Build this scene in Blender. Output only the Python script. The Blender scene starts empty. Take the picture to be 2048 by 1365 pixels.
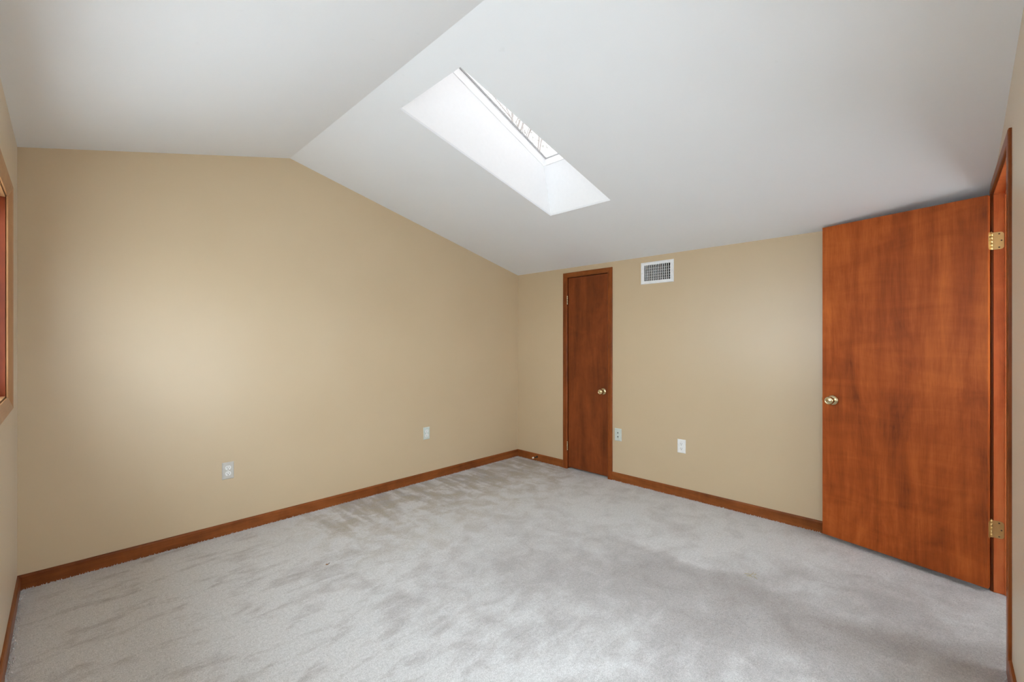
import bpy, bmesh, math, random
from mathutils import Vector, Matrix
import numpy as np

random.seed(7)
scene = bpy.context.scene
COL = scene.collection

# ------------------------------------------------------------------ camera
H = 1.30
YAW = math.radians(44.4176)
cam_data = bpy.data.cameras.new('camera')
cam = bpy.data.objects.new('camera', cam_data)
COL.objects.link(cam)
cam.location = (0, 0, H)
cam.rotation_euler = (math.pi / 2, 0, YAW - math.pi / 2)
cam_data.sensor_width = 36.0
cam_data.lens = 36.0 * 876.28 / 2048
cam_data.shift_y = 0.00047
cam_data.clip_start = 0.02
scene.camera = cam

# ------------------------------------------------------------------ sky and exposure
world = bpy.data.worlds.new('overcast_sky')
scene.world = world
world.use_nodes = True
bg = world.node_tree.nodes['Background']
bg.inputs['Color'].default_value = (0.80, 0.885, 0.982, 1)
bg.inputs['Strength'].default_value = 12.2
vs = scene.view_settings
vs.view_transform = 'Standard'
vs.look = 'None'
vs.exposure = 0.0
vs.gamma = 1.0
vs.use_curve_mapping = False
scene.cycles.max_bounces = 8
scene.cycles.diffuse_bounces = 6
scene.cycles.glossy_bounces = 3
scene.cycles.transparent_max_bounces = 12
scene.cycles.adaptive_threshold = 0.015
scene.cycles.caustics_reflective = False
scene.cycles.caustics_refractive = False


# ------------------------------------------------------------------ the room's measures
XC = 3.604      # knee wall with the closet
YC = 3.4384     # gable wall
XL = -0.1736    # wall with the window
YF = -0.193     # gable wall with the doorway
ZW = 2.051      # knee wall height
ZL = 2.3136     # height of the window wall
XR, ZR = 1.1638, 2.6542   # ridge
MR = (ZR - ZW) / (XC - XR)
ML = (ZR - ZL) / (XR - XL)
BBH, BBT = 0.0775, 0.012
WT = 0.115      # wall thickness


def zr(x): return ZR - MR * (x - XR)
def zl(x): return ZR - ML * (XR - x)


# window in the left wall (inside of the casing), closet door, doorway, skylight
WY0, WY1, WZ0, WZ1 = 0.02, 2.811, 1.064, 1.913  # near end stretched out of view to let in more daylight
CY0, CY1, CZ1 = 2.240, 2.742, 1.958       # closet opening in the wall
DX0, DX1, DZ1 = 2.596, 3.370, 2.062       # clear doorway between the jambs
FX0, FX1, FZ0, FZ1 = 0.42, 1.75, 0.30, 1.62   # unseen window added to the doorway wall to brighten the room
SX0, SX1, SY0, SY1 = 1.325, 2.660, 1.644, 2.1845


# ------------------------------------------------------------------ material helpers


def srgb(r, g, b):
    def f(c):
        c /= 255.0
        return c / 12.92 if c <= 0.04045 else ((c + 0.055) / 1.055) ** 2.4
    return (f(r), f(g), f(b), 1.0)


class NT:
    def __init__(self, name):
        self.m = bpy.data.materials.new(name)
        self.m.use_nodes = True
        self.t = self.m.node_tree
        self.bsdf = self.t.nodes['Principled BSDF']

    def n(self, typ, **kw):
        nd = self.t.nodes.new(typ)
        for k, v in kw.items():
            if k.startswith('_'):
                setattr(nd, k[1:], v)
            else:
                nd.inputs[k.replace('_', ' ')].default_value = v
        return nd

    def l(self, a, b):
        self.t.links.new(a, b)

    def coords(self, scale=(1, 1, 1), kind='Object', rot=(0, 0, 0)):
        tc = self.n('ShaderNodeTexCoord')
        mp = self.n('ShaderNodeMapping')
        mp.inputs['Scale'].default_value = scale
        mp.inputs['Rotation'].default_value = rot
        self.l(tc.outputs[kind], mp.inputs['Vector'])
        return mp.outputs['Vector']

    def noise(self, vec, scale, detail=4.0, rough=0.55, dist=0.0):
        nd = self.n('ShaderNodeTexNoise')
        nd.inputs['Scale'].default_value = scale
        nd.inputs['Detail'].default_value = detail
        nd.inputs['Roughness'].default_value = rough
        nd.inputs['Distortion'].default_value = dist
        self.l(vec, nd.inputs['Vector'])
        return nd.outputs['Fac']

    def ramp(self, fac, stops):
        r = self.n('ShaderNodeValToRGB')
        el = r.color_ramp.elements
        while len(el) > len(stops):
            el.remove(el[-1])
        while len(el) < len(stops):
            el.new(0.5)
        for e, (p, c) in zip(el, stops):
            e.position = p
            e.color = c if len(c) == 4 else (*c, 1)
        self.l(fac, r.inputs['Fac'])
        return r.outputs['Color']

    def mix(self, fac, a, b, blend='MIX'):
        nd = self.n('ShaderNodeMix')
        nd.data_type = 'RGBA'
        nd.blend_type = blend
        for s, v in ((nd.inputs[0], fac), (nd.inputs[6], a), (nd.inputs[7], b)):
            if hasattr(v, 'is_linked') or hasattr(v, 'links'):
                self.l(v, s)
            else:
                s.default_value = v
        return nd.outputs[2]

    def math(self, op, a, b=0.0, c=None, clamp=False):
        nd = self.n('ShaderNodeMath')
        nd.operation = op
        nd.use_clamp = clamp
        for s, v in zip(nd.inputs, (a, b, c)):
            if v is None:
                continue
            if hasattr(v, 'links'):
                self.l(v, s)
            else:
                s.default_value = v
        return nd.outputs[0]

    def bump(self, h, strength, distance):
        nd = self.n('ShaderNodeBump')
        nd.inputs['Strength'].default_value = strength
        nd.inputs['Distance'].default_value = distance
        self.l(h, nd.inputs['Height'])
        self.l(nd.outputs['Normal'], self.bsdf.inputs['Normal'])

    def set(self, **kw):
        for k, v in kw.items():
            s = self.bsdf.inputs[k.replace('_', ' ')]
            if hasattr(v, 'links'):
                self.l(v, s)
            else:
                s.default_value = v
        return self.m


def plain(name, col, rough=0.5, metal=0.0, spec=0.5, var=0.06):
    t = NT(name)
    n = t.noise(t.coords(), 40.0, 3)
    d = tuple(c * (1 - var) for c in col[:3]) + (1,)
    u = tuple(min(1, c * (1 + var)) for c in col[:3]) + (1,)
    c = t.ramp(n, [(0.3, d), (0.7, u)])
    return t.set(Base_Color=c, Roughness=rough, Metallic=metal, Specular_IOR_Level=spec)


# ------------------------------------------------------------------ materials
def mk_wall():
    t = NT('tan_wall_paint')
    v = t.coords()
    big = t.noise(v, 1.3, 3)
    c = t.ramp(big, [(0.35, (0.530, 0.402, 0.255, 1)), (0.65, (0.552, 0.420, 0.270, 1))])
    fine = t.noise(t.coords((260, 260, 30)), 1.0, 3)
    weave = t.noise(t.coords((30, 30, 420)), 1.0, 3)
    s = t.math('ADD', fine, weave)
    c2 = t.mix(0.05, c, t.ramp(s, [(0.35, (0, 0, 0, 1)), (0.65, (1, 1, 1, 1))]), 'OVERLAY')
    t.bump(s, 0.10, 0.0010)
    return t.set(Base_Color=c2, Roughness=0.36, Specular_IOR_Level=0.55, Sheen_Weight=0.35, Sheen_Roughness=0.25, Sheen_Tint=(1.0, 0.97, 0.90, 1))


def mk_ceiling():
    t = NT('white_ceiling_paint')
    v = t.coords()
    n = t.noise(v, 1.1, 3)
    c = t.ramp(n, [(0.35, (0.760, 0.768, 0.780, 1)), (0.65, (0.778, 0.786, 0.798, 1))])
    # a few scuffs near the skylight and seams
    sp = t.noise(v, 9.0, 2)
    c = t.mix(t.ramp(sp, [(0.74, (0, 0, 0, 1)), (0.80, (0.25, 0.25, 0.25, 1))]), c, (0.6, 0.6, 0.6, 1))
    t.bump(t.noise(v, 220.0, 3), 0.10, 0.0015)
    return t.set(Base_Color=c, Roughness=0.85, Specular_IOR_Level=0.2)


def mk_carpet():
    t = NT('grey_cut_pile_carpet')
    w = t.coords()
    # the nap lies in strokes: where feet and the vacuum brushed it, the pile shows another side
    wob = t.n('ShaderNodeTexNoise')
    wob.inputs['Scale'].default_value = 3.2
    wob.inputs['Detail'].default_value = 4.0
    t.l(w, wob.inputs['Vector'])
    ofs = t.n('ShaderNodeVectorMath', _operation='MULTIPLY_ADD')
    t.l(wob.outputs['Color'], ofs.inputs[0])
    ofs.inputs[1].default_value = (0.30, 0.30, 0.0)
    t.l(w, ofs.inputs[2])
    wp = ofs.outputs[0]                              # wobbled by about +-0.15 m (centre +0.15)

    def field(nx, ny, c, soft):
        """0..1 ramp across the line nx*x + ny*y = c"""
        d = t.n('ShaderNodeVectorMath', _operation='DOT_PRODUCT')
        t.l(wp, d.inputs[0])
        d.inputs[1].default_value = (nx, ny, 0)
        return t.math('MULTIPLY_ADD', t.math('SUBTRACT', d.outputs['Value'], c + 0.15 * (nx + ny)), 1.0 / soft, 0.5, clamp=True)

    def mul(*f):
        r = f[0]
        for g in f[1:]:
            r = t.math('MULTIPLY', r, g)
        return r
    inv = lambda f: t.math('SUBTRACT', 1.0, f)
    cloud = t.noise(t.coords((1, 1.2, 1), rot=(0, 0, 0.5)), 2.3, 5, 0.58, 0.4)
    smudge = t.noise(w, 7.5, 4, 0.62, 0.5)
    streak = t.noise(t.coords((2.8, 8.0, 1), rot=(0, 0, 0.05)), 1.6, 5, 0.62, 0.45)      # along the room, by the window
    swath = t.noise(t.coords((11.0, 2.0, 1), rot=(0, 0, -0.30)), 1.0, 4, 0.55, 0.25)     # out from the gable wall
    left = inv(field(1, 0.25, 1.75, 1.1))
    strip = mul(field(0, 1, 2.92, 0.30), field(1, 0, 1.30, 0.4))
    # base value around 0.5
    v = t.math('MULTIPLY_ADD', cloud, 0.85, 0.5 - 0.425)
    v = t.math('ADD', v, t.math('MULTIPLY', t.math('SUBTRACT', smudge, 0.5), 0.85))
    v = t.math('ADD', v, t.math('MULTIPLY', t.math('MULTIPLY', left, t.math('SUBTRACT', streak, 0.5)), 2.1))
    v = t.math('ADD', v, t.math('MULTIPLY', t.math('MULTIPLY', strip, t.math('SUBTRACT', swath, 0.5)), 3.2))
    # two long brushed strokes on the way to the door and a lighter far side, painted brighter still against light falloff
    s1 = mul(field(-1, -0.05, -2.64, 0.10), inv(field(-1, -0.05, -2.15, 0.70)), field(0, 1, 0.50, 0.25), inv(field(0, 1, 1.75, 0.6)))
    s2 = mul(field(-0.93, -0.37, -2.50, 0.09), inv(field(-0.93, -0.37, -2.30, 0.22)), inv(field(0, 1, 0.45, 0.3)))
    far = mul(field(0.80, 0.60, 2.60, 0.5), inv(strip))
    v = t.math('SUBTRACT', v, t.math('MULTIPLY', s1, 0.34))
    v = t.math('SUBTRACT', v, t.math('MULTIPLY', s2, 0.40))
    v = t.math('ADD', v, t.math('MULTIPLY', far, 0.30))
    v = t.math('ADD', v, t.math('MULTIPLY', left, 0.40))  # left side painted lighter to make up for dim light there
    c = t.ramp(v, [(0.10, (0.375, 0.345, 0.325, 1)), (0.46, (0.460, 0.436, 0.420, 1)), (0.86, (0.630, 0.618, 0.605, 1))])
    # worn yellowish nap near the gable wall and in the far corner
    worn = t.math('MULTIPLY', mul(field(0, 1, 2.55, 0.9), field(1, 0, 1.2, 0.6)), t.ramp(t.math('ADD', smudge, t.math('MULTIPLY', swath, 0.5)), [(0.60, (1, 1, 1, 1)), (0.86, (0, 0, 0, 1))]))
    c = t.mix(t.math('MULTIPLY', worn, 0.80), c, (0.430, 0.368, 0.280, 1))
    tuft = t.noise(w, 190.0, 2, 0.65)
    clump = t.noise(w, 70.0, 3, 0.6)
    g = t.math('ADD', t.math('MULTIPLY', tuft, 0.65), t.math('MULTIPLY', clump, 0.35))
    c = t.mix(0.8, c, t.ramp(g, [(0.32, (0.60, 0.59, 0.58, 1)), (0.66, (1.18, 1.18, 1.18, 1))]), 'MULTIPLY')
    t.bump(g, 0.7, 0.006)
    return t.set(Base_Color=c, Roughness=0.95, Specular_IOR_Level=0.08, Sheen_Weight=0.15, Sheen_Roughness=0.6)


def wood(name, axis, dark, mid, light, rough=0.32, figure=1.0, seed=0.0):
    t = NT(name)
    sc = {'x': (1.5, 22, 22), 'y': (22, 1.5, 22), 'z': (22, 22, 1.5)}[axis]
    fs = {'x': (10, 260, 260), 'y': (260, 10, 260), 'z': (260, 260, 10)}[axis]
    cs = {'x': (1.2, 4.5, 4.5), 'y': (4.5, 1.2, 4.5), 'z': (4.5, 4.5, 1.2)}[axis]
    off = t.n('ShaderNodeVectorMath', _operation='ADD')
    t.l(t.coords(), off.inputs[0])
    off.inputs[1].default_value = (seed, seed * 1.7, seed * 0.6)

    def sub(s):
        mp = t.n('ShaderNodeMapping')
        mp.inputs['Scale'].default_value = s
        t.l(off.outputs[0], mp.inputs['Vector'])
        return mp.outputs['Vector']
    cloud = t.noise(sub(cs), 1.0, 5, 0.6, 0.9)
    grain = t.noise(sub(sc), 1.0, 5, 0.6, 0.7)
    fine = t.noise(sub(fs), 1.0, 2, 0.6)
    cross = t.noise(sub(tuple(reversed(cs)) if axis != 'y' else (9, 9, 2)), 2.2, 4, 0.6, 0.8)
    f = t.math('ADD', t.math('MULTIPLY', cloud, 0.50), t.math('MULTIPLY', grain, 0.24))
    f = t.math('ADD', f, t.math('MULTIPLY', cross, 0.16))
    f = t.math('ADD', f, t.math('MULTIPLY', fine, 0.10))
    k = 0.13 * figure
    c = t.ramp(f, [(0.5 - k, dark), (0.5, mid), (0.5 + k, light)])
    t.bump(fine, 0.05, 0.0006)
    return t.set(Base_Color=c, Roughness=rough, Specular_IOR_Level=0.16)


D, M_, L_ = srgb(96, 47, 20), srgb(136, 66, 29), srgb(166, 88, 40)
M = {}
M['wall'] = mk_wall()
M['ceiling'] = mk_ceiling()
M['carpet'] = mk_carpet()
M['door_wood'] = wood('stained_birch_door', 'z', srgb(104, 46, 17), srgb(162, 77, 29), srgb(200, 106, 44), 0.46, 1.15, 1.3)
M['closet_wood'] = wood('stained_birch_closet_door', 'z', srgb(92, 46, 20), srgb(122, 60, 27), srgb(142, 72, 34), 0.48, 1.1, 5.1)
M['trim_x'] = wood('stained_trim_lengthwise', 'x', srgb(98, 50, 21), srgb(130, 71, 33), srgb(152, 88, 43), 0.34, 1.0, 2.2)
M['trim_y'] = wood('stained_trim_crosswise', 'y', srgb(98, 50, 21), srgb(130, 71, 33), srgb(152, 88, 43), 0.34, 1.0, 3.7)
M['trim_z'] = wood('stained_trim_upright', 'z', srgb(98, 49, 21), srgb(132, 68, 31), srgb(153, 84, 40), 0.34, 1.0, 4.4)
M['jamb'] = wood('red_stained_jamb', 'z', srgb(160, 76, 38), srgb(198, 102, 55), srgb(212, 122, 70), 0.32, 1.0, 6.4)
M['window_jamb'] = wood('deep_red_window_jamb', 'z', srgb(84, 32, 12), srgb(112, 46, 19), srgb(132, 60, 26), 0.4, 1.0, 8.1)
M['sheen_y'] = wood('painted_sheen_casing_level', 'y', srgb(150, 106, 68), srgb(170, 126, 85), srgb(184, 142, 100), 0.36, 1.0, 9.3)  # casing's grazing sheen painted into a lighter tan wood colour
M['sheen_z'] = wood('painted_sheen_casing_upright', 'z', srgb(150, 102, 62), srgb(168, 120, 78), srgb(182, 136, 92), 0.36, 1.0, 9.9)  # same painted sheen for the upright pieces
M['edge'] = wood('dark_stained_edge', 'z', srgb(70, 34, 15), srgb(92, 45, 20), srgb(110, 55, 26), 0.4, 1.0, 7.4)
M['brass'] = plain('polished_brass', (0.80, 0.56, 0.24, 1), 0.30, 1.0)
M['knob_brass'] = plain('satin_brass', (0.66, 0.55, 0.33, 1), 0.20, 1.0)
M['screw'] = plain('dark_screw_recess', (0.10, 0.06, 0.03, 1), 0.5, 0.4)
M['white_metal'] = plain('white_enamel', (0.80, 0.80, 0.80, 1), 0.42)
M['grey_metal'] = plain('louvre_enamel', (0.74, 0.74, 0.72, 1), 0.45)
M['black'] = plain('duct_dark', (0.012, 0.012, 0.012, 1), 0.8)
M['white_plastic'] = plain('white_plastic', (0.80, 0.79, 0.76, 1), 0.35)
M['grey_plate'] = plain('painted_cover_plate', (0.53, 0.50, 0.45, 1), 0.42)
M['green_plate'] = plain('pale_green_plate', (0.56, 0.60, 0.55, 1), 0.4)
M['slot'] = plain('socket_slot', (0.10, 0.09, 0.07, 1), 0.6)
M['rubber'] = plain('white_rubber', (0.80, 0.72, 0.60, 1), 0.5)
M['dark_metal'] = plain('dark_bronze', (0.03, 0.025, 0.022, 1), 0.45, 0.6)
M['shaft'] = plain('white_shaft_paint', (0.86, 0.86, 0.865, 1), 0.8, var=0.01)
M['frame_white'] = plain('white_skylight_frame', (0.88, 0.88, 0.88, 1), 0.5, var=0.01)
M['gasket'] = plain('grey_gasket', (0.42, 0.42, 0.42, 1), 0.6)
M['hall'] = plain('hall_paint', (0.62, 0.58, 0.50, 1), 0.8, var=0.02)
M['shingle'] = plain('roof_felt', (0.20, 0.20, 0.20, 1), 0.9)
M['siding'] = plain('outer_siding', (0.45, 0.43, 0.40, 1), 0.8)
M['ground'] = plain('pale_gravel', (0.76, 0.755, 0.74, 1), 0.95)
M['bark'] = plain('tree_bark', (0.55, 0.52, 0.49, 1), 0.9, var=0.2)
M['leaf'] = plain('pale_leaf', (0.42, 0.44, 0.38, 1), 0.6, var=0.15)


def mk_glass(name='clear_glass', c0=(0.90, 0.92, 0.92, 1), c1=(0.93, 0.945, 0.94, 1)):
    t = NT(name)
    t.t.nodes.remove(t.bsdf)
    out = t.t.nodes['Material Output']
    tr = t.n('ShaderNodeBsdfTransparent')
    n = t.noise(t.coords(), 6.0, 2)
    t.l(t.ramp(n, [(0.3, c0), (0.7, c1)]), tr.inputs['Color'])
    gl = t.n('ShaderNodeBsdfGlossy')
    gl.inputs['Roughness'].default_value = 0.02
    lw = t.n('ShaderNodeLayerWeight')
    lw.inputs['Blend'].default_value = 0.5
    fr = t.math('ADD', t.math('MULTIPLY', t.math('POWER', lw.outputs['Facing'], 6.0), 0.3), 0.02)
    mx = t.n('ShaderNodeMixShader')
    t.l(fr, mx.inputs[0])
    t.l(tr.outputs[0], mx.inputs[1])
    t.l(gl.outputs[0], mx.inputs[2])
    t.l(mx.outputs[0], out.inputs['Surface'])
    return t.m


M['glass'] = mk_glass()
M['tinted_glass'] = mk_glass('tinted_skylight_glass', (0.405, 0.384, 0.368, 1), (0.415, 0.394, 0.378, 1))

# ------------------------------------------------------------------ mesh helpers


class MB:
    def __init__(self):
        self.v, self.f, self.sm = [], [], []

    def add(self, vs_, fs_, smooth=False):
        b = len(self.v)
        self.v += [tuple(p) for p in vs_]
        self.f += [tuple(b + i for i in f) for f in fs_]
        self.sm += [smooth] * len(fs_)
        return self

    def box(self, x0, x1, y0, y1, z0, z1):
        x0, x1 = sorted((x0, x1)); y0, y1 = sorted((y0, y1)); z0, z1 = sorted((z0, z1))
        return self.add([(x0, y0, z0), (x1, y0, z0), (x1, y1, z0), (x0, y1, z0), (x0, y0, z1), (x1, y0, z1), (x1, y1, z1), (x0, y1, z1)],
                        [(0, 3, 2, 1), (4, 5, 6, 7), (0, 1, 5, 4), (1, 2, 6, 5), (2, 3, 7, 6), (3, 0, 4, 7)])

    def prism(self, poly, vec, smooth=False):
        """closed solid: polygon (3d points) swept along vec"""
        n = len(poly)
        vec = Vector(vec)
        a = [Vector(p) for p in poly]
        vs_ = a + [p + vec for p in a]
        fs_ = [tuple(range(n - 1, -1, -1)), tuple(range(n, 2 * n))]
        b = len(self.v)
        self.add(vs_, fs_)
        self.add([], [])
        for i in range(n):
            j = (i + 1) % n
            self.f.append((b + i, b + j, b + n + j, b + n + i))
            self.sm.append(smooth)
        return self

    def lathe(self, prof, origin, axis, seg=28):
        """profile [(r, t)] turned about axis through origin"""
        ax = Vector(axis).normalized()
        u = ax.orthogonal().normalized()
        w = ax.cross(u)
        o = Vector(origin)
        rings = []
        b = len(self.v)
        for r, t in prof:
            for i in range(seg):
                a = 2 * math.pi * i / seg
                self.v.append(tuple(o + ax * t + (u * math.cos(a) + w * math.sin(a)) * r))
        for k in range(len(prof) - 1):
            for i in range(seg):
                j = (i + 1) % seg
                self.f.append((b + k * seg + i, b + k * seg + j, b + (k + 1) * seg + j, b + (k + 1) * seg + i))
                self.sm.append(True)
        self.f.append(tuple(b + i for i in range(seg - 1, -1, -1))); self.sm.append(False)
        e = b + (len(prof) - 1) * seg
        self.f.append(tuple(e + i for i in range(seg))); self.sm.append(False)
        return self

    def build(self, name, mat, parent=None, bevel=0.0, origin=None, seg=2):
        """origin: world base point of the root the vertices are measured from"""
        o0 = Vector(origin) if origin is not None else Vector((0, 0, 0))
        me = bpy.data.meshes.new(name)
        me.from_pydata([tuple(Vector(p) - o0) for p in self.v], [], self.f)
        me.materials.append(mat)
        me.polygons.foreach_set('use_smooth', self.sm)
        bm = bmesh.new(); bm.from_mesh(me)
        bmesh.ops.recalc_face_normals(bm, faces=bm.faces)
        bm.to_mesh(me); bm.free()
        me.update()
        ob = bpy.data.objects.new(name, me)
        COL.objects.link(ob)
        if parent is not None:
            ob.parent = parent
        if bevel:
            md = ob.modifiers.new('soft_edge', 'BEVEL')
            md.width = bevel
            md.segments = seg
            md.limit_method = 'ANGLE'
            md.angle_limit = math.radians(40)
            md.harden_normals = False
        return ob


def tag(o, label=None, cat=None, kind=None, group=None):
    if label: o['label'] = label
    if cat: o['category'] = cat
    if kind: o['kind'] = kind
    if group: o['group'] = group
    return o


def root(name, loc, label, cat, kind=None, group=None, rz=0.0):
    e = bpy.data.objects.new(name, None)
    COL.objects.link(e)
    e.empty_display_size = 0.05
    e.location = loc
    e.rotation_euler = (0, 0, rz)
    return tag(e, label, cat, kind, group)


def cuts(lo, hi, holes, k):
    s = {lo, hi}
    for h in holes:
        s.update((h[k], h[k + 1]))
    return sorted(s)


def holed(mb, s0, s1, t0, t1, holes, pt, thick):
    """slab with rectangular holes. pt(s, t, d) gives the 3d point at depth d."""
    S, T = cuts(s0, s1, holes, 0), cuts(t0, t1, holes, 2)

    def inside(a, b):
        return any(h[0] < a < h[1] and h[2] < b < h[3] for h in holes)
    idx = {}

    def vid(s, t, d):
        k = (s, t, d)
        if k not in idx:
            idx[k] = len(mb.v)
            mb.v.append(tuple(pt(s, t, d)))
        return idx[k]

    def face(*ks):
        mb.f.append(tuple(vid(*k) for k in ks)); mb.sm.append(False)
    for i in range(len(S) - 1):
        for j in range(len(T) - 1):
            if inside((S[i] + S[i + 1]) / 2, (T[j] + T[j + 1]) / 2):
                continue
            a, b, c, d = S[i], S[i + 1], T[j], T[j + 1]
            face((a, c, 0), (b, c, 0), (b, d, 0), (a, d, 0))
            face((a, c, thick), (a, d, thick), (b, d, thick), (b, c, thick))
            def solid(m, n):
                return s0 < m < s1 and t0 < n < t1 and not inside(m, n)
            e = 1e-5
            if not solid(a - e, (c + d) / 2): face((a, c, 0), (a, d, 0), (a, d, thick), (a, c, thick))
            if not solid(b + e, (c + d) / 2): face((b, c, 0), (b, c, thick), (b, d, thick), (b, d, 0))
            if not solid((a + b) / 2, c - e): face((a, c, 0), (a, c, thick), (b, c, thick), (b, c, 0))
            if not solid((a + b) / 2, d + e): face((a, d, 0), (b, d, 0), (b, d, thick), (a, d, thick))
    return mb


# ================================================================== SETTING
# floor: carpet through the doorway too
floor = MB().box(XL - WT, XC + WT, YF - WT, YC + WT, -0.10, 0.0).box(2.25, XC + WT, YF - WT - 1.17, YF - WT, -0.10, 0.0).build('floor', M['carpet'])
tag(floor, 'pale grey cut-pile carpet covering the whole floor', 'carpet', 'structure')

# pile standing up against the baseboards
def tufts(strips, per_m2=26000):
    rng = np.random.default_rng(3)
    V, Fc = [], []
    for (x0, x1, y0, y1) in strips:
        n = int((x1 - x0) * (y1 - y0) * per_m2)
        px, py = rng.uniform(x0, x1, n), rng.uniform(y0, y1, n)
        # thinning out away from the board
        dist = np.minimum.reduce([px - (XL + BBT), (XC - BBT) - px, py - (YF + BBT), (YC - BBT) - py])
        keep = rng.uniform(0, 1, n) > dist / 0.022
        px, py = px[keep], py[keep]
        n = len(px)
        a = rng.uniform(0, 2 * np.pi, n)
        h = rng.uniform(0.003, 0.0105, n)
        lx, ly = rng.normal(0, 0.0035, n), rng.normal(0, 0.0035, n)
        r = rng.uniform(0.0020, 0.0036, n)
        for i in range(n):
            b = len(V)
            for k in range(3):
                q = a[i] + k * 2.0944
                V.append((px[i] + r[i] * math.cos(q), py[i] + r[i] * math.sin(q), -0.001))
            V.append((px[i] + lx[i], py[i] + ly[i], h[i]))
            Fc += [(b, b + 1, b + 3), (b + 1, b + 2, b + 3), (b + 2, b, b + 3)]
    me = bpy.data.meshes.new('carpet_pile')
    me.from_pydata(V, [], Fc)
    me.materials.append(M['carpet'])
    o = bpy.data.objects.new('carpet_pile', me)
    COL.objects.link(o)
    o.parent = floor
    o['kind'] = 'stuff'
    return o


tufts([(XL + BBT, XL + BBT + 0.028, 0.6, YC - BBT), (XL + BBT, XC - BBT, YC - BBT - 0.022, YC - BBT), (XC - BBT - 0.020, XC - BBT, 0.55, 2.22), (XC - BBT - 0.020, XC - BBT, 2.77, YC - BBT),
       (2.0, 2.53, YF + BBT, YF + BBT + 0.02)])

# gable wall at the back
mb = MB()
poly = [(XL - WT, YC, -0.05), (XC + WT, YC, -0.05), (XC + WT, YC, ZW + 0.02), (XC, YC, ZW + 0.02), (XR, YC, ZR + 0.02), (XL, YC, ZL + 0.02), (XL - WT, YC, ZL + 0.02)]
mb.prism(poly, (0, WT, 0))
tag(mb.build('wall_back', M['wall']), 'bare tan gable wall under the sloping ceiling with two outlets', 'wall', 'structure')

# window wall
mb = holed(MB(), YF - WT, YC, -0.05, ZL + 0.03, [(WY0 - 0.012, WY1 + 0.012, WZ0 - 0.012, WZ1 + 0.012)], lambda s, t, d: (XL - d, s, t), WT)
tag(mb.build('wall_left', M['wall']), 'tan wall with the wood-framed window at the frame edge', 'wall', 'structure')

# knee wall with closet opening and duct hole
VY0, VY1, VZ0, VZ1 = 1.6455, 1.8846, 1.834, 1.973
mb = holed(MB(), YF - WT, YC, -0.05, ZW + 0.03, [(CY0, CY1, -0.05, CZ1), (VY0 - .004, VY1 + .004, VZ0 - .004, VZ1 + .004)], lambda s, t, d: (XC + d, s, t), 0.085)
mb.box(XC + 0.085, XC + WT + 0.03, YF - WT, YC, -0.05, ZW + 0.03)
tag(mb.build('wall_right', M['wall']), 'low tan knee wall with closet door and air vent', 'wall', 'structure')

# gable wall with the doorway
JT = 0.018
mb = MB()
ox0, ox1, oz = DX0 - JT, DX1 + JT, DZ1 + JT
holed(mb, XL, ox0, -0.05, ZW, [(FX0 - 0.012, FX1 + 0.012, FZ0 - 0.012, FZ1 + 0.0009)], lambda s, t, d: (s, YF - d, t), WT)
mb.prism([(XL, YF, ZW), (ox0, YF, ZW), (ox0, YF, zr(ox0) + 0.02), (XR, YF, ZR + 0.02), (XL, YF, ZL + 0.02)], (0, -WT, 0))
mb.prism([(ox1, YF, -0.05), (XC, YF, -0.05), (XC, YF, ZW + 0.02), (ox1, YF, zr(ox1) + 0.02)], (0, -WT, 0))
mb.prism([(ox0, YF, oz), (ox1, YF, oz), (ox1, YF, zr(ox1) + 0.02), (ox0, YF, zr(ox0) + 0.02)], (0, -WT, 0))
tag(mb.build('wall_front', M['wall']), 'tan gable wall with the open doorway at the far right', 'wall', 'structure')

# ceiling: two slopes
ce = root('ceiling', (XR, YC, ZR), 'white vaulted ceiling with two slopes meeting at a ridge', 'ceiling', 'structure')
CT = 0.013
ST = 0.02      # skylight shaft board
a = MB().prism([(XL - WT, YF - WT, zl(XL - WT)), (XR, YF - WT, ZR), (XR, YF - WT, ZR + CT), (XL - WT, YF - WT, zl(XL - WT) + CT)], (0, YC + WT - (YF - WT), 0))
a.build('ceiling_slope', M['ceiling'], ce, origin=ce.location)
a = holed(MB(), XR, XC + WT, YF - WT, YC + WT, [(SX0, SX1, SY0, SY1)], lambda s, t, d: (s, t, zr(s) + d), CT)
tag(a.build('ceiling_slope', M['ceiling'], ce, origin=ce.location), 'slope pierced by the skylight')

# outer roof above the vault, with the skylight hole
RS = 0.383
def zroof(x): return 2.7133 - RS * (x - 2.6233) + 0.01    # underside of the skylight glass plane
rx0, rx1 = 1.40, 2.6233
ro = MB()
holed(ro, XR, XC + 0.6, YF - 0.5, YC + 0.4, [(rx0 - 0.05, rx1 + 0.05, SY0 - 0.05, SY1 + 0.05)], lambda s, t, d: (s, t, zroof(s) - 0.09 + d), 0.05)
ro.prism([(XL - 0.6, YF - 0.5, zroof(XR) - 0.09 - RS * (XR - XL + 0.6)), (XR, YF - 0.5, zroof(XR) - 0.09), (XR, YF - 0.5, zroof(XR) - 0.04), (XL - 0.6, YF - 0.5, zroof(XR) - 0.04 - RS * (XR - XL + 0.6))], (0, YC + 0.4 - YF + 0.5, 0))
tag(ro.build('roof', M['shingle']), 'outer roof above the vaulted ceiling', 'roof', 'structure')

# ------------------------------------------------------------------ skylight (window_2)
sk = root('window_2', (2.0, 1.914, zr(2.0)), 'narrow skylight in the right ceiling slope with bright white shaft', 'skylight', 'structure')
so = sk.location
LTX, LTZ = 2.578, 2.652                 # top of the splayed lower shaft wall
UTX, UTZ = 1.360, LTZ + RS * (LTX - 1.360)
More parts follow.
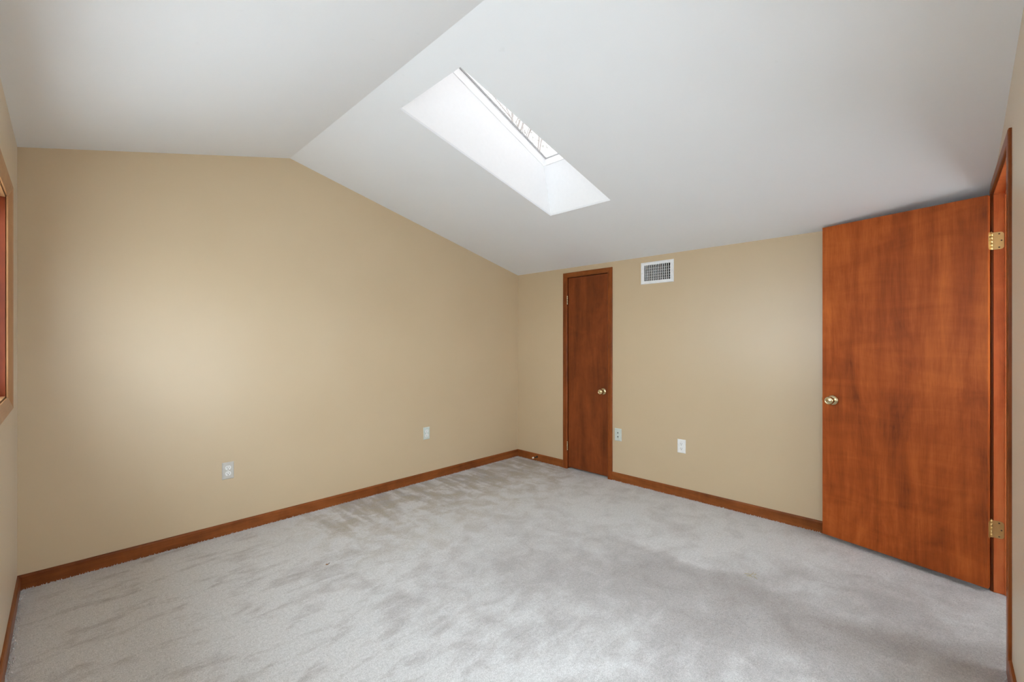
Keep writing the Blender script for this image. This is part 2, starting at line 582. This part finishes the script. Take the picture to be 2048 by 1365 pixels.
# far and near cheeks: plane Y = const between the ceiling and the roof line
for y, dy in ((SY1, ST), (SY0, -ST)):
    p = [(SX0, y, zr(SX0) + CT), (SX1, y, zr(SX1) + CT), (LTX, y, LTZ), (UTX, y, UTZ)]
    MB().prism(p, (0, dy, 0)).build('shaft_wall', M['shaft'], sk, origin=so)
p = [(SX1, SY0 - ST, zr(SX1) + CT), (SX1, SY1 + ST, zr(SX1) + CT), (LTX, SY1 + ST, LTZ), (LTX, SY0 - ST, LTZ)]
MB().prism(p, (ST, 0, -MR * ST)).build('shaft_wall', M['shaft'], sk, origin=so)
p = [(SX0, SY0 - ST, zr(SX0) + CT), (SX0, SY1 + ST, zr(SX0) + CT), (UTX, SY1 + ST, UTZ), (UTX, SY0 - ST, UTZ)]
MB().prism(p, (-ST, 0, MR * ST)).build('shaft_wall', M['shaft'], sk, origin=so)
# curb frame between shaft and glass: four rails square to the roof plane
nv = Vector((RS, 0, 1)).normalized()
dv = Vector((1, 0, -RS)).normalized()
lo_ = Vector((LTX - 0.004, 0, LTZ + 0.0)) - nv * 0.004
up_ = Vector((UTX + 0.004, 0, UTZ)) - nv * 0.004
FH = 0.064
FI = 0.004
def rail(pts, vec, name, mat):
    return MB().prism(pts, vec).build(name, mat, sk, bevel=0.003, origin=so)
yA, yB = SY0 + FI, SY1 - FI
def at(v, y): return Vector((v.x, y, v.z))
rail([at(lo_, yA - .04), at(lo_, yB + .04), at(lo_ + nv * FH, yB + .04), at(lo_ + nv * FH, yA - .04)], dv * 0.05, 'frame_rail', M['frame_white'])
rail([at(up_, yA - .04), at(up_, yB + .04), at(up_ + nv * FH, yB + .04), at(up_ + nv * FH, yA - .04)], -dv * 0.05, 'frame_rail', M['frame_white'])
for y, dy in ((yB, 0.04), (yA, -0.04)):
    rail([at(up_, y), at(lo_, y), at(lo_ + nv * FH, y), at(up_ + nv * FH, y)], (0, dy, 0), 'frame_rail', M['frame_white'])
# gasket strips and pane
gz0, gz1, gp = FH - 0.002, FH + 0.010, 0.006
def strip(pts, vec):
    return MB().prism(pts, vec).build('gasket', M['gasket'], sk, origin=so)
for y, dy in ((yB - gp, 0.04), (yA + gp, -0.04)):
    strip([at(up_ + nv * gz0, y), at(lo_ + nv * gz0, y), at(lo_ + nv * gz1, y), at(up_ + nv * gz1, y)], (0, dy, 0))
lg, ug = lo_ - dv * gp * 0.5, up_ + dv * gp * 0.5
strip([at(lg + nv * gz0, yA), at(lg + nv * gz0, yB), at(lg + nv * gz1 * 1.0, yB), at(lg + nv * gz1, yA)], dv * 0.04)
strip([at(ug + nv * gz0, yA), at(ug + nv * gz0, yB), at(ug + nv * gz1, yB), at(ug + nv * gz1, yA)], -dv * 0.04)
MB().prism([at(up_ + nv * gz1, yA - .03), at(lo_ + nv * gz1, yA - .03), at(lo_ + nv * gz1, yB + .03), at(up_ + nv * gz1, yB + .03)], nv * 0.006).build('pane', M['tinted_glass'], sk, origin=so)

# ------------------------------------------------------------------ side windows
T1, T2, CW = 0.018, 0.006, 0.060


def side_window(name, label, base, s0, s1, z0, z1, P, along):
    """cased sliding window. P(s, z, d): point at s along the wall, height z, d out of the wall into the room"""
    w = root(name, base, label, 'window', 'structure')
    wo = w.location

    def blk(a0, a1, b0, b1, d0, d1):
        m = MB()
        pts = [P(a, b, d) for d in (d0, d1) for a, b in ((a0, b0), (a1, b0), (a1, b1), (a0, b1))]
        return m.add(pts, [(0, 1, 2, 3), (7, 6, 5, 4), (0, 4, 5, 1), (1, 5, 6, 2), (2, 6, 7, 3), (3, 7, 4, 0)])
    ins = [(s0, z0), (s1, z0), (s1, z1), (s0, z1)]
    outs = [(s0 - CW, z0 - CW * 0.9), (s1 + CW, z0 - CW * 0.9), (s1 + CW, z1 + CW * 0.9), (s0 - CW, z1 + CW * 0.9)]
    for i in range(4):
        j = (i + 1) % 4
        vs_ = []
        for (y, z), (Y, Z) in ((ins[i], outs[i]), (ins[j], outs[j])):      # thin inside, thick outside
            k = 0.72
            vs_ += [P(y, z, 0), P(y, z, T2), P(y + (Y - y) * k, z + (Z - z) * k, T1 - 0.002), P(Y, Z, T1), P(Y, Z, 0)]
        MB().add(vs_, [(0, 1, 2, 3, 4), (9, 8, 7, 6, 5), (0, 5, 6, 1), (1, 6, 7, 2), (2, 7, 8, 3), (3, 8, 9, 4), (4, 9, 5, 0)]).build(
            'casing', M['sheen_z' if i % 2 else along], w, bevel=0.0015, origin=wo)
    r = 0.006
    for (a0, a1, b0, b1, mt) in ((s0 - .012, s0 - r + .012, z0 - .012, z1 + .012, 'window_jamb'), (s1 + r - .012, s1 + .012, z0 - .012, z1 + .012, 'window_jamb'),
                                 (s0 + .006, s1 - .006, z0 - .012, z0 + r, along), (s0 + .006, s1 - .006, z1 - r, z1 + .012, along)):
        blk(a0, a1, b0, b1, -WT + 0.002, -0.001).build('jamb', M[mt], w, bevel=0.001, origin=wo)
    ns = max(2, round((s1 - s0) / 0.95))
    step = (s1 - s0 - 0.012) / ns
    for q_ in range(ns):
        a = s0 + 0.006 + q_ * step - (0.02 if q_ else 0)
        b = s0 + 0.006 + (q_ + 1) * step + (0.02 if q_ < ns - 1 else 0)
        xd = 0.050 + 0.030 * (q_ % 2)
        za, zb, sw = z0 + 0.006, z1 - 0.006, 0.042
        sash = blk(a, a + sw, za, zb, -xd - .026, -xd)
        for q in ((b - sw, b, za, zb), (a + sw, b - sw, za, za + sw), (a + sw, b - sw, zb - sw, zb)):
            n = blk(*q, -xd - .026, -xd)
            sash.add(n.v, n.f)
        s_ = sash.build('sash', M['trim_z'], w, bevel=0.002, origin=wo)
        blk(a + sw - .008, b - sw + .008, za + sw - .008, zb - sw + .008, -xd - .016, -xd - .010).build('pane', M['glass'], s_, origin=wo)
    return w


side_window('window_1', 'wood-cased window cut off by the left picture edge', (XL, (WY0 + WY1) / 2, WZ0), WY0, WY1, WZ0, WZ1, lambda s, z, d: (XL + d, s, z), 'sheen_y')
side_window('added_window_3', 'unseen sliding window added to the doorway gable wall for fill light', ((FX0 + FX1) / 2, YF, FZ0), FX0, FX1, FZ0, FZ1 - 0.013, lambda s, z, d: (s, YF + d, z), 'trim_x')

# ------------------------------------------------------------------ baseboards
def bb_profile(h=BBH, t=BBT):
    return [(0, -0.01), (t, -0.01), (t, h - 0.010), (t - 0.004, h - 0.002), (t - 0.008, h), (0, h)]

def board_x(x0, x1, ywall, sgn):
    return MB().prism([(x0, ywall + sgn * d, z) for d, z in bb_profile()], (x1 - x0, 0, 0))

def board_y(y0, y1, xwall, sgn):
    return MB().prism([(xwall + sgn * d, y0, z) for d, z in bb_profile()], (0, y1 - y0, 0))

tag(board_x(XL, XC, YC, -1).build('baseboard_back', M['trim_x']), 'brown wood baseboard along the bare gable wall', 'baseboard', 'structure')
tag(board_y(YF, YC - BBT, XL, 1).build('baseboard_left', M['trim_y']), 'brown wood baseboard below the window wall', 'baseboard', 'structure')
CAS = 0.0505
C_OUT0, C_OUT1, C_IN0, C_IN1 = 2.208, 2.785, 2.2545, 2.731
br = root('baseboard_right', (XC, 1.0, 0), 'brown wood baseboard on the knee wall either side of the closet', 'baseboard', 'structure')
board_y(C_OUT1, YC - BBT, XC, -1).build('board', M['trim_y'], br, origin=br.location)
board_y(YF, C_OUT0, XC, -1).build('board', M['trim_y'], br, origin=br.location)
N_OUT, N_IN = 2.534, 2.591
tag(board_x(XL + BBT, N_OUT, YF, 1).build('baseboard_front', M['trim_x']), 'brown wood baseboard running up to the doorway casing', 'baseboard', 'structure')

# ------------------------------------------------------------------ closet door frame (trim_1)
CTH = 0.015
t1 = root('trim_1', (XC, 2.4965, 0), 'brown wood casing around the narrow closet door', 'door frame', 'structure')
to = t1.location
C_TOP, C_TIN = 2.0, 1.951
def cas_prof(w, th):
    """casing profile: (across, out)"""
    return [(0, 0), (0, th * 0.75), (w * 0.10, th), (w * 0.9, th), (w, th * 0.8), (w, 0)]
def casing_piece(inner0, outer0, inner1, outer1, plane, th):
    """mitred flat casing piece with softened edges. points are (s, z); plane(s, z, d) -> 3d"""
    m = MB()
    ring = []
    prof = [(0.0, 0.0), (0.0, 0.72), (0.08, 1.0), (0.90, 1.0), (1.0, 0.75), (1.0, 0.0)]
    vs_ = []
    for i_, o_ in ((inner0, outer0), (inner1, outer1)):
        for k, d in prof:
            vs_.append(plane(i_[0] + (o_[0] - i_[0]) * k, i_[1] + (o_[1] - i_[1]) * k, d * th))
    n = len(prof)
    fs_ = [tuple(range(n)), tuple(range(2 * n - 1, n - 1, -1))]
    fs_ += [(i, (i + 1) % n, n + (i + 1) % n, n + i) for i in range(n)]
    return m.add(vs_, fs_)
pB = lambda s, z, d: (XC - d, s, z)
casing_piece((C_IN1, -.01), (C_OUT1, -.01), (C_IN1, C_TIN), (C_OUT1, C_TOP), pB, CTH).build('side_casing', M['trim_z'], t1, origin=to)
casing_piece((C_IN0, -.01), (C_OUT0, -.01), (C_IN0, C_TIN), (C_OUT0, C_TOP), pB, CTH).build('side_casing', M['trim_z'], t1, origin=to)
casing_piece((C_IN0, C_TIN), (C_OUT0, C_TOP), (C_IN1, C_TIN), (C_OUT1, C_TOP), pB, CTH).build('head_casing', M['trim_y'], t1, origin=to)
for (y0, y1, z0, z1) in ((CY0, C_IN0 - .004, 0, CZ1), (C_IN1 + .004, CY1, 0, CZ1), (C_IN0 - .004, C_IN1 + .004, C_TIN + .003, CZ1)):
    MB().box(XC + 0.001, XC + 0.084, y0, y1, z0, z1).build('jamb', M['edge'], t1, origin=to)

# closet door (door_1)
d1 = root('door_1', (XC, C_IN1, 0), 'narrow closed closet door of dark stained birch with brass knob', 'door', 'structure')
do = d1.location
S0, S1, SZ0, SZ1 = C_IN0 - 0.001, C_IN1 - 0.004, 0.018, C_TIN - 0.004
MB().box(XC + 0.002, XC + 0.036, S0, S1, SZ0, SZ1).build('slab', M['closet_wood'], d1, bevel=0.0015, origin=do)

def hinge_barrel(m, x, y, z0, z1, r=0.0055, n=5):
    h = (z1 - z0) / n
    for i in range(n):
        m.lathe([(r * .85, 0), (r, 0.001), (r, h - 0.0012), (r * .85, h - 0.0002)], (x, y, z0 + i * h), (0, 0, 1), 16)
    m.lathe([(r * .6, 0), (r * .7, .003), (r * .3, .005)], (x, y, z1), (0, 0, 1), 14)
    return m
for z0, z1 in ((1.678, 1.768), (0.185, 0.275)):
    hb = hinge_barrel(MB(), XC - 0.008, C_IN1 + 0.001, z0, z1, 0.0045).build('hinge', M['knob_brass'], d1, origin=do)

def knob(parent, origin_local, axis, mat, hole=True, length=0.064):
    """rosette with neck and grooved knob; local coordinates of the parent"""
    o_ = Vector(origin_local)
    k = MB().lathe([(0.0325, 0), (0.0330, 0.002), (0.0315, 0.006), (0.024, 0.0105), (0.0155, 0.013), (0.0130, 0.013)], o_, axis, 40).build('rosette', mat, parent)
    body = MB().lathe([(0.0125, 0.010), (0.0120, 0.022), (0.0140, 0.028), (0.0225, 0.033), (0.0252, 0.040), (0.0258, 0.047), (0.0250, 0.054), (0.0225, length - 0.003), (0.0205, length - 0.0015),
                       (0.0185, length - 0.0030), (0.0170, length - 0.0040), (0.0140, length - 0.0022), (0.006, length - 0.0006), (0.0025, length - 0.0004)], o_, axis, 40).build('knob', mat, parent)
    if hole:
        MB().lathe([(0.0022, length - 0.0006), (0.0020, length + 0.0002), (0.001, length + 0.0003)], o_, axis, 14).build('keyhole', M['screw'], body)
    return body
knob(d1, Vector((XC + 0.002, 2.3095, 0.8215)) - do, (-1, 0, 0), M['knob_brass'])

# ------------------------------------------------------------------ doorway frame (trim_2)
t2 = root('trim_2', ((DX0 + DX1) / 2, YF, 0), 'red-brown wood casing and jambs of the open doorway', 'door frame', 'structure')
to = t2.location
TH2 = 0.011
pF = lambda s, z, d: (s, YF + d, z)
HT, HI = 2.120, DZ1 + 0.005
casing_piece((N_IN, -.01), (N_OUT, -.01), (N_IN, HI), (N_OUT, HT), pF, TH2).build('side_casing', M['trim_z'], t2, bevel=0.001, origin=to)
F_IN, F_OUT = DX1 + 0.005, DX1 + 0.062
casing_piece((F_IN, -.01), (F_OUT, -.01), (F_IN, HI), (F_OUT, HT), pF, TH2).build('side_casing', M['trim_z'], t2, bevel=0.001, origin=to)
casing_piece((N_IN, HI), (N_OUT, HT), (F_IN, HI), (F_OUT, HT), pF, TH2).build('head_casing', M['trim_x'], t2, bevel=0.001, origin=to)
MB().box(DX1, DX1 + JT, YF - WT, YF, 0, DZ1 + JT).build('jamb', M['jamb'], t2, bevel=0.001, origin=to)
MB().box(DX0 - JT, DX0, YF - WT, YF, 0, DZ1 + JT).build('jamb', M['jamb'], t2, bevel=0.001, origin=to)
MB().box(DX0, DX1, YF - WT, YF, DZ1, DZ1 + JT).build('jamb', M['jamb'], t2, bevel=0.001, origin=to)
for (x0, x1, z0, z1) in ((DX1 - 0.011, DX1, 0, DZ1), (DX0, DX0 + 0.011, 0, DZ1), (DX0 + 0.011, DX1 - 0.011, DZ1 - 0.011, DZ1)):
    MB().box(x0, x1, YF - 0.075, YF - 0.039, z0, z1).build('stop', M['jamb'], t2, bevel=0.002, origin=to)

# the open door (door_2): root at the hinge pin, built closed along -x, swung into the room
PHI = math.radians(104.8)
PX, PY = DX1 - 0.0015, YF + 0.008
d2 = root('door_2', (PX, PY, 0), 'large reddish-brown flush door standing open against the knee wall', 'door', 'structure', rz=-PHI)
DZ0, DZT = 0.025, 2.055
MB().box(-0.7635, -0.0015, -0.044, -0.009, DZ0, DZT).build('slab', M['door_wood'], d2, bevel=0.0018)
for ax, y in (((0, -1, 0), -0.044), ((0, 1, 0), -0.009)):
    knob(d2, (-0.7035, y, 0.917), ax, M['knob_brass'], hole=(y < -0.02), length=0.060)
lp = MB().box(-0.7650, -0.7630, -0.038, -0.015, 0.888, 0.946).build('latch_plate', M['knob_brass'], d2, bevel=0.001)
MB().prism([(-0.764, -0.034, 0.908), (-0.776, -0.022, 0.908), (-0.764, -0.019, 0.908)], (0, 0, 0.018)).build('latch_bolt', M['knob_brass'], lp)

def rounded_leaf(w, h, rr, n=6):
    """(u, z) outline: square at u=0, rounded corners at u=w"""
    pts = [(0, 0)]
    for i in range(n + 1):
        a = -math.pi / 2 + (math.pi / 2) * i / n
        pts.append((w - rr + rr * math.cos(a), rr + rr * math.sin(a)))
    for i in range(n + 1):
        a = (math.pi / 2) * i / n
        pts.append((w - rr + rr * math.cos(a), h - rr + rr * math.sin(a)))
    pts.append((0, h))
    return pts
for z0 in (1.776, 0.2835):
    hg = MB()
    hinge_barrel(hg, 0, 0, z0, z0 + 0.089, 0.0058)
    hb = hg.build('hinge', M['brass'], d2)
    # leaf on the door's hinge edge
    pts = rounded_leaf(0.036, 0.089, 0.012)
    MB().prism([(-0.0005, -0.004 - u, z0 + z) for u, z in pts], (-0.0020, 0, 0)).build('door_leaf', M['brass'], hb)
    # leaf on the jamb belongs to the frame
    jl = MB().prism([(DX1 - 0.0024, YF + 0.006 - u, z0 + z) for u, z in rounded_leaf(0.0425, 0.089, 0.013)], (0.0025, 0, 0)).build('hinge_leaf', M['brass'], t2, origin=to)
    for u, z in ((0.026, 0.010), (0.034, 0.0445), (0.026, 0.079)):
        MB().lathe([(0.0036, 0), (0.0034, 0.0004), (0.001, 0.0005)], (DX1 - 0.0024, YF + 0.006 - u, z0 + z), (-1, 0, 0), 14).build('screw', M['screw'], jl, origin=to)

# hall beyond the doorway
HY = YF - WT
HX = 2.25
HD = 1.05
HWX0, HWX1, HWZ0, HWZ1 = 2.50, 3.45, 0.75, 2.05
hb_ = holed(MB(), HX, XC + WT, -0.05, 2.45, [(HWX0 - .012, HWX1 + .012, HWZ0 - .012, HWZ1 + .012)], lambda s, t, d: (s, HY - HD - d, t), WT)
hb_.box(HX, HX + .1, HY - HD, HY, -0.05, 2.45)
hb_.box(XC, XC + WT, HY - HD, HY, -0.05, 2.45)
tag(hb_.build('wall_hall', M['hall']), 'plain hallway wall beyond the open doorway', 'wall', 'structure')
tag(MB().box(HX, XC + WT, HY - HD - WT, HY, 2.45, 2.50).build('ceiling_hall', M['ceiling']), 'flat white hallway ceiling beyond the open doorway', 'ceiling', 'structure')

side_window('added_window_4', 'unseen hallway window added opposite the open doorway for light', ((HWX0 + HWX1) / 2, HY - HD, HWZ0), HWX0, HWX1, HWZ0, HWZ1, lambda s, z, d: (s, HY - HD + d, z), 'trim_x')  # added out of view to light the doorway end of the room

# ================================================================== THINGS
# ------------------------------------------------------------------ air vent
VC = ((1.6154 + 1.9164) / 2, (1.807 + 2.0) / 2)
av = root('air_vent', (XC, VC[0], 1.807), 'white wall air vent with grid louvres high beside the closet door', 'vent')
vo = av.location
oy0, oy1, oz0, oz1 = 1.6154, 1.9164, 1.807, 2.000
# stamped frame: sloping border from wall edge to opening
m = MB()
F0, F1, F2 = 0.002, 0.008, 0.006
outr = [(oy0, oz0), (oy1, oz0), (oy1, oz1), (oy0, oz1)]
midr = [(oy0 + .004, oz0 + .004), (oy1 - .004, oz0 + .004), (oy1 - .004, oz1 - .004), (oy0 + .004, oz1 - .004)]
innr = [(VY0, VZ0), (VY1, VZ0), (VY1, VZ1), (VY0, VZ1)]
rings = [(outr, 0.0), (outr, F0), (midr, F1), (innr, F2), (innr, -0.012)]
vs_ = [(XC - d, y, z) for rg, d in rings for y, z in rg]
fs_ = []
for k in range(len(rings) - 1):
    for i in range(4):
        j = (i + 1) % 4
        fs_.append((k * 4 + i, k * 4 + j, (k + 1) * 4 + j, (k + 1) * 4 + i))
m.add(vs_, fs_).build('vent_frame', M['white_metal'], av, origin=vo)
nb = 14
for i in range(nb - 1):
    y = VY0 + (i + 1) * (VY1 - VY0) / nb
    # teardrop blades turned slightly towards the closet
    sec = [(-0.0040, -0.0026), (-0.0048, 0.0), (-0.0040, 0.0026), (0.006, 0.0034), (0.014, 0.0030), (0.014, 0.0018), (0.004, 0.0000)]
    MB().prism([(XC + d, y + q, VZ0) for d, q in sec], (0, 0, VZ1 - VZ0)).build('louvre', M['grey_metal'], av, origin=vo)
nh = 6
for i in range(nh - 1):
    z = VZ0 + (i + 0.85) * (VZ1 - VZ0) / nh
    MB().prism([(XC + 0.018, VY0, z + .0022), (XC + 0.018, VY0, z - .0022), (XC + 0.034, VY0, z - .0012 + .003), (XC + 0.034, VY0, z + .0012 + .003)], (0, VY1 - VY0, 0)).build('damper_blade', M['grey_metal'], av, origin=vo)
db = MB()
e = 0.003
for (y0, y1, z0, z1) in ((VY0 - e, VY0, VZ0 - e, VZ1 + e), (VY1, VY1 + e, VZ0 - e, VZ1 + e), (VY0, VY1, VZ0 - e, VZ0), (VY0, VY1, VZ1, VZ1 + e)):
    db.box(XC + 0.012, XC + 0.084, y0, y1, z0, z1)
db.box(XC + 0.080, XC + 0.084, VY0, VY1, VZ0, VZ1)
db.build('duct_box', M['black'], av, origin=vo)
for y in (oy0 + 0.013, oy1 - 0.013):
    MB().lathe([(0.004, 0), (0.0035, 0.0015), (0.001, 0.002)], (XC - F1 + 0.0005, y, VC[1]), (-1, 0, 0), 14).build('screw', M['grey_metal'], av, origin=vo)

# ------------------------------------------------------------------ cover plates
def plate_mesh(w, h, t):
    """bevelled plate in local x (across), z (up), y = out of the wall (negative)"""
    b = 0.0045
    o_ = [(-w / 2, -h / 2), (w / 2, -h / 2), (w / 2, h / 2), (-w / 2, h / 2)]
    i_ = [(-w / 2 + b, -h / 2 + b), (w / 2 - b, -h / 2 + b), (w / 2 - b, h / 2 - b), (-w / 2 + b, h / 2 - b)]
    rg = [(o_, 0), (o_, t * 0.45), (i_, t)]
    vs_ = [(x, -d, z) for r_, d in rg for x, z in r_]
    fs_ = [(8, 9, 10, 11), (3, 2, 1, 0)]
    for k in range(2):
        for i in range(4):
            j = (i + 1) % 4
            fs_.append((k * 4 + i, k * 4 + j, (k + 1) * 4 + j, (k + 1) * 4 + i))
    return MB().add(vs_, fs_)

def recept_face(zc, t):
    """duplex face: circle cut flat top and bottom"""
    pts = []
    R_, cut = 0.0172, 0.0143
    n = 28
    for i in range(n):
        a = 2 * math.pi * i / n
        x, z = R_ * math.cos(a), R_ * math.sin(a)
        z = max(-cut, min(cut, z))
        pts.append((x, -t, zc + z))
    return MB().prism(pts, (0, -0.0016, 0))

def outlet(loc, rz, label, plate_mat):
    r_ = root('wall_outlet', loc, label, 'outlet', group='electrical outlets low on the walls', rz=rz)
    T_ = 0.0055
    plate_mesh(0.070, 0.114, T_).build('cover_plate', plate_mat, r_, bevel=0.0012)
    for zc in (0.0195, -0.0195):
        f_ = recept_face(zc, T_ - 0.0004).build('receptacle', M['white_plastic'], r_, bevel=0.0004)
        y = -T_ - 0.0012
        for sx, hh in ((-0.0064, 0.0048), (0.0064, 0.0040)):
            MB().box(sx - 0.0012, sx + 0.0012, y - 0.0003, y + 0.0004, zc + 0.0030 - hh, zc + 0.0030 + hh).build('slot', M['slot'], f_)
        MB().lathe([(0.0030, 0.0), (0.0028, 0.0003), (0.001, 0.0003)], (0, y, zc - 0.0085), (0, -1, 0), 14).build('ground_hole', M['slot'], f_)
    MB().lathe([(0.0032, 0.0), (0.0028, 0.0012), (0.001, 0.0014)], (0, -T_, 0), (0, -1, 0), 14).build('screw', M['grey_metal'], r_)
    return r_
# on the gable wall: wall plane normal -y, so no turn; on the knee wall turn so that -y points to -x
outlet((0.770, YC, 0.429), 0, 'grey cover plate with white sockets, outlet nearer the window', M['grey_plate'])
outlet((2.366, YC, 0.442), 0, 'pale grey-green outlet on the gable wall near the room corner', M['green_plate'])
outlet((XC, 1.549, 0.4255), -math.pi / 2, 'white double outlet on the knee wall right of the phone jack', M['white_plastic'])

pj = root('phone_jack', (XC, 2.148, 0.4325), 'pale phone jack plate with two dark holes beside closet casing', 'wall plate', rz=-math.pi / 2)
plate_mesh(0.072, 0.117, 0.0055).build('cover_plate', M['green_plate'], pj, bevel=0.0012)
for z in (0.018, -0.018):
    jr = MB().lathe([(0.0085, 0.0), (0.0082, 0.0012), (0.0062, 0.0014)], (0, -0.0053, z), (0, -1, 0), 22).build('jack', M['green_plate'], pj)
    MB().lathe([(0.0056, 0.0), (0.0054, 0.0004), (0.002, 0.0005)], (0, -0.0065, z), (0, -1, 0), 18).build('jack_hole', M['black'], jr)
for z in (0.042, -0.042):
    MB().lathe([(0.0034, 0.0), (0.003, 0.0010), (0.001, 0.0012)], (0, -0.0053, z), (0, -1, 0), 14).build('screw', M['grey_metal'], pj)

# ------------------------------------------------------------------ door stop on the baseboard
ds = root('door_stop', (XC - BBT, 3.139, 0.047), 'small dark door stop with pale rubber tip on the corner baseboard', 'door stop')
MB().lathe([(0.0125, 0), (0.0125, 0.003), (0.009, 0.007), (0.006, 0.008)], (0, 0, 0), (-1, 0, 0), 20).build('base', M['dark_metal'], ds)
MB().lathe([(0.006, 0.006), (0.0055, 0.03), (0.0055, 0.062), (0.005, 0.063)], (0, 0, 0), (-1, 0, 0), 18).build('shaft', M['dark_metal'], ds)
MB().lathe([(0.0075, 0.056), (0.0095, 0.058), (0.0095, 0.070), (0.007, 0.075), (0.003, 0.0755)], (0, 0, 0), (-1, 0, 0), 18).build('rubber_tip', M['rubber'], ds)

# ================================================================== OUTSIDE
gr = MB().box(-40, 40, -40, 40, -0.75, -0.55).build('ground', M['ground'])
tag(gr, 'pale ground outside the house', 'ground', 'structure')

# a tree beyond the house, seen through the skylight
tr = root('tree', (9.2, 8.9, -0.55), 'pale leafy tree seen through the skylight glass', 'tree')
rng = random.Random(11)
tips = []
def limb(m, p, d, ln, r, depth):
    q = p + d * ln
    u = d.orthogonal().normalized(); w = d.cross(u)
    b = len(m.v)
    for c_, rr in ((p, r), (q, r * 0.62)):
        for k in range(6):
            a_ = k * math.pi / 3
            m.v.append(tuple(c_ + (u * math.cos(a_) + w * math.sin(a_)) * rr))
    for k in range(6):
        j = (k + 1) % 6
        m.f.append((b + k, b + j, b + 6 + j, b + 6 + k)); m.sm.append(True)
    if depth == 0:
        tips.append((q, d)); return
    for _ in range(4 if depth > 1 else 3):
        nd = (d + Vector((rng.uniform(-1, 1), rng.uniform(-1, 1), rng.uniform(-0.35, 0.8))) * 0.75).normalized()
        limb(m, p + d * ln * rng.uniform(0.55, 1.0), nd, ln * rng.uniform(0.55, 0.8), r * 0.55, depth - 1)
tm = MB()
limb(tm, Vector((0, 0, 0)), Vector((0.03, -0.02, 1)).normalized(), 5.6, 0.10, 4)
tm.build('trunk', M['bark'], tr)
lm = MB()
for q, d in tips:
    for _ in range(14):
        c_ = q + Vector((rng.gauss(0, .34), rng.gauss(0, .34), rng.gauss(0, .30)))
        u = Vector((rng.gauss(0, 1), rng.gauss(0, 1), rng.gauss(0, 1))).normalized()
        w = u.orthogonal().normalized()
        s_ = rng.uniform(0.035, 0.07)
        lm.add([c_ - u * s_, c_ + w * s_ * 0.45, c_ + u * s_, c_ - w * s_ * 0.45], [(0, 1, 2, 3)])
lm.build('crown', M['leaf'], tr)

# ================================================================== small bits on the carpet
cr = root('crumb', (1.068, 2.547, 0.0), 'tiny brown crumb on the carpet below the nearer outlet', 'crumb')
MB().lathe([(0.0008, 0), (0.0032, 0.003), (0.0038, 0.008), (0.0022, 0.013), (0.0005, 0.015)], (-0.009, 0.004, 0.0055), (0.75, -0.65, 0.05), 8).build('husk', plain('husk', srgb(150, 112, 78), 0.7), cr)
MB().lathe([(0.0012, 0), (0.0020, 0.004), (0.0014, 0.010), (0.0004, 0.013)], (0.002, -0.004, 0.0065), (0.9, 0.35, 0.25), 8).build('tip', plain('husk_tip', srgb(74, 66, 50), 0.7), cr)
cr2 = root('lint_tangle', (2.665, 0.752, 0.0), 'faint yellowish lint tangle on the carpet before the open door', 'lint')
ly = plain('yellow_lint', srgb(176, 164, 138), 0.9)
for k in range(7):
    a_ = k * 0.9
    MB().lathe([(0.0006, 0), (0.0022, 0.006), (0.0022, 0.022), (0.0006, 0.030)], (0.012 * math.cos(a_), 0.012 * math.sin(a_), 0.0025), (math.cos(a_ * 2.3), math.sin(a_ * 2.3), 0.02), 6).build('strand', ly, cr2)
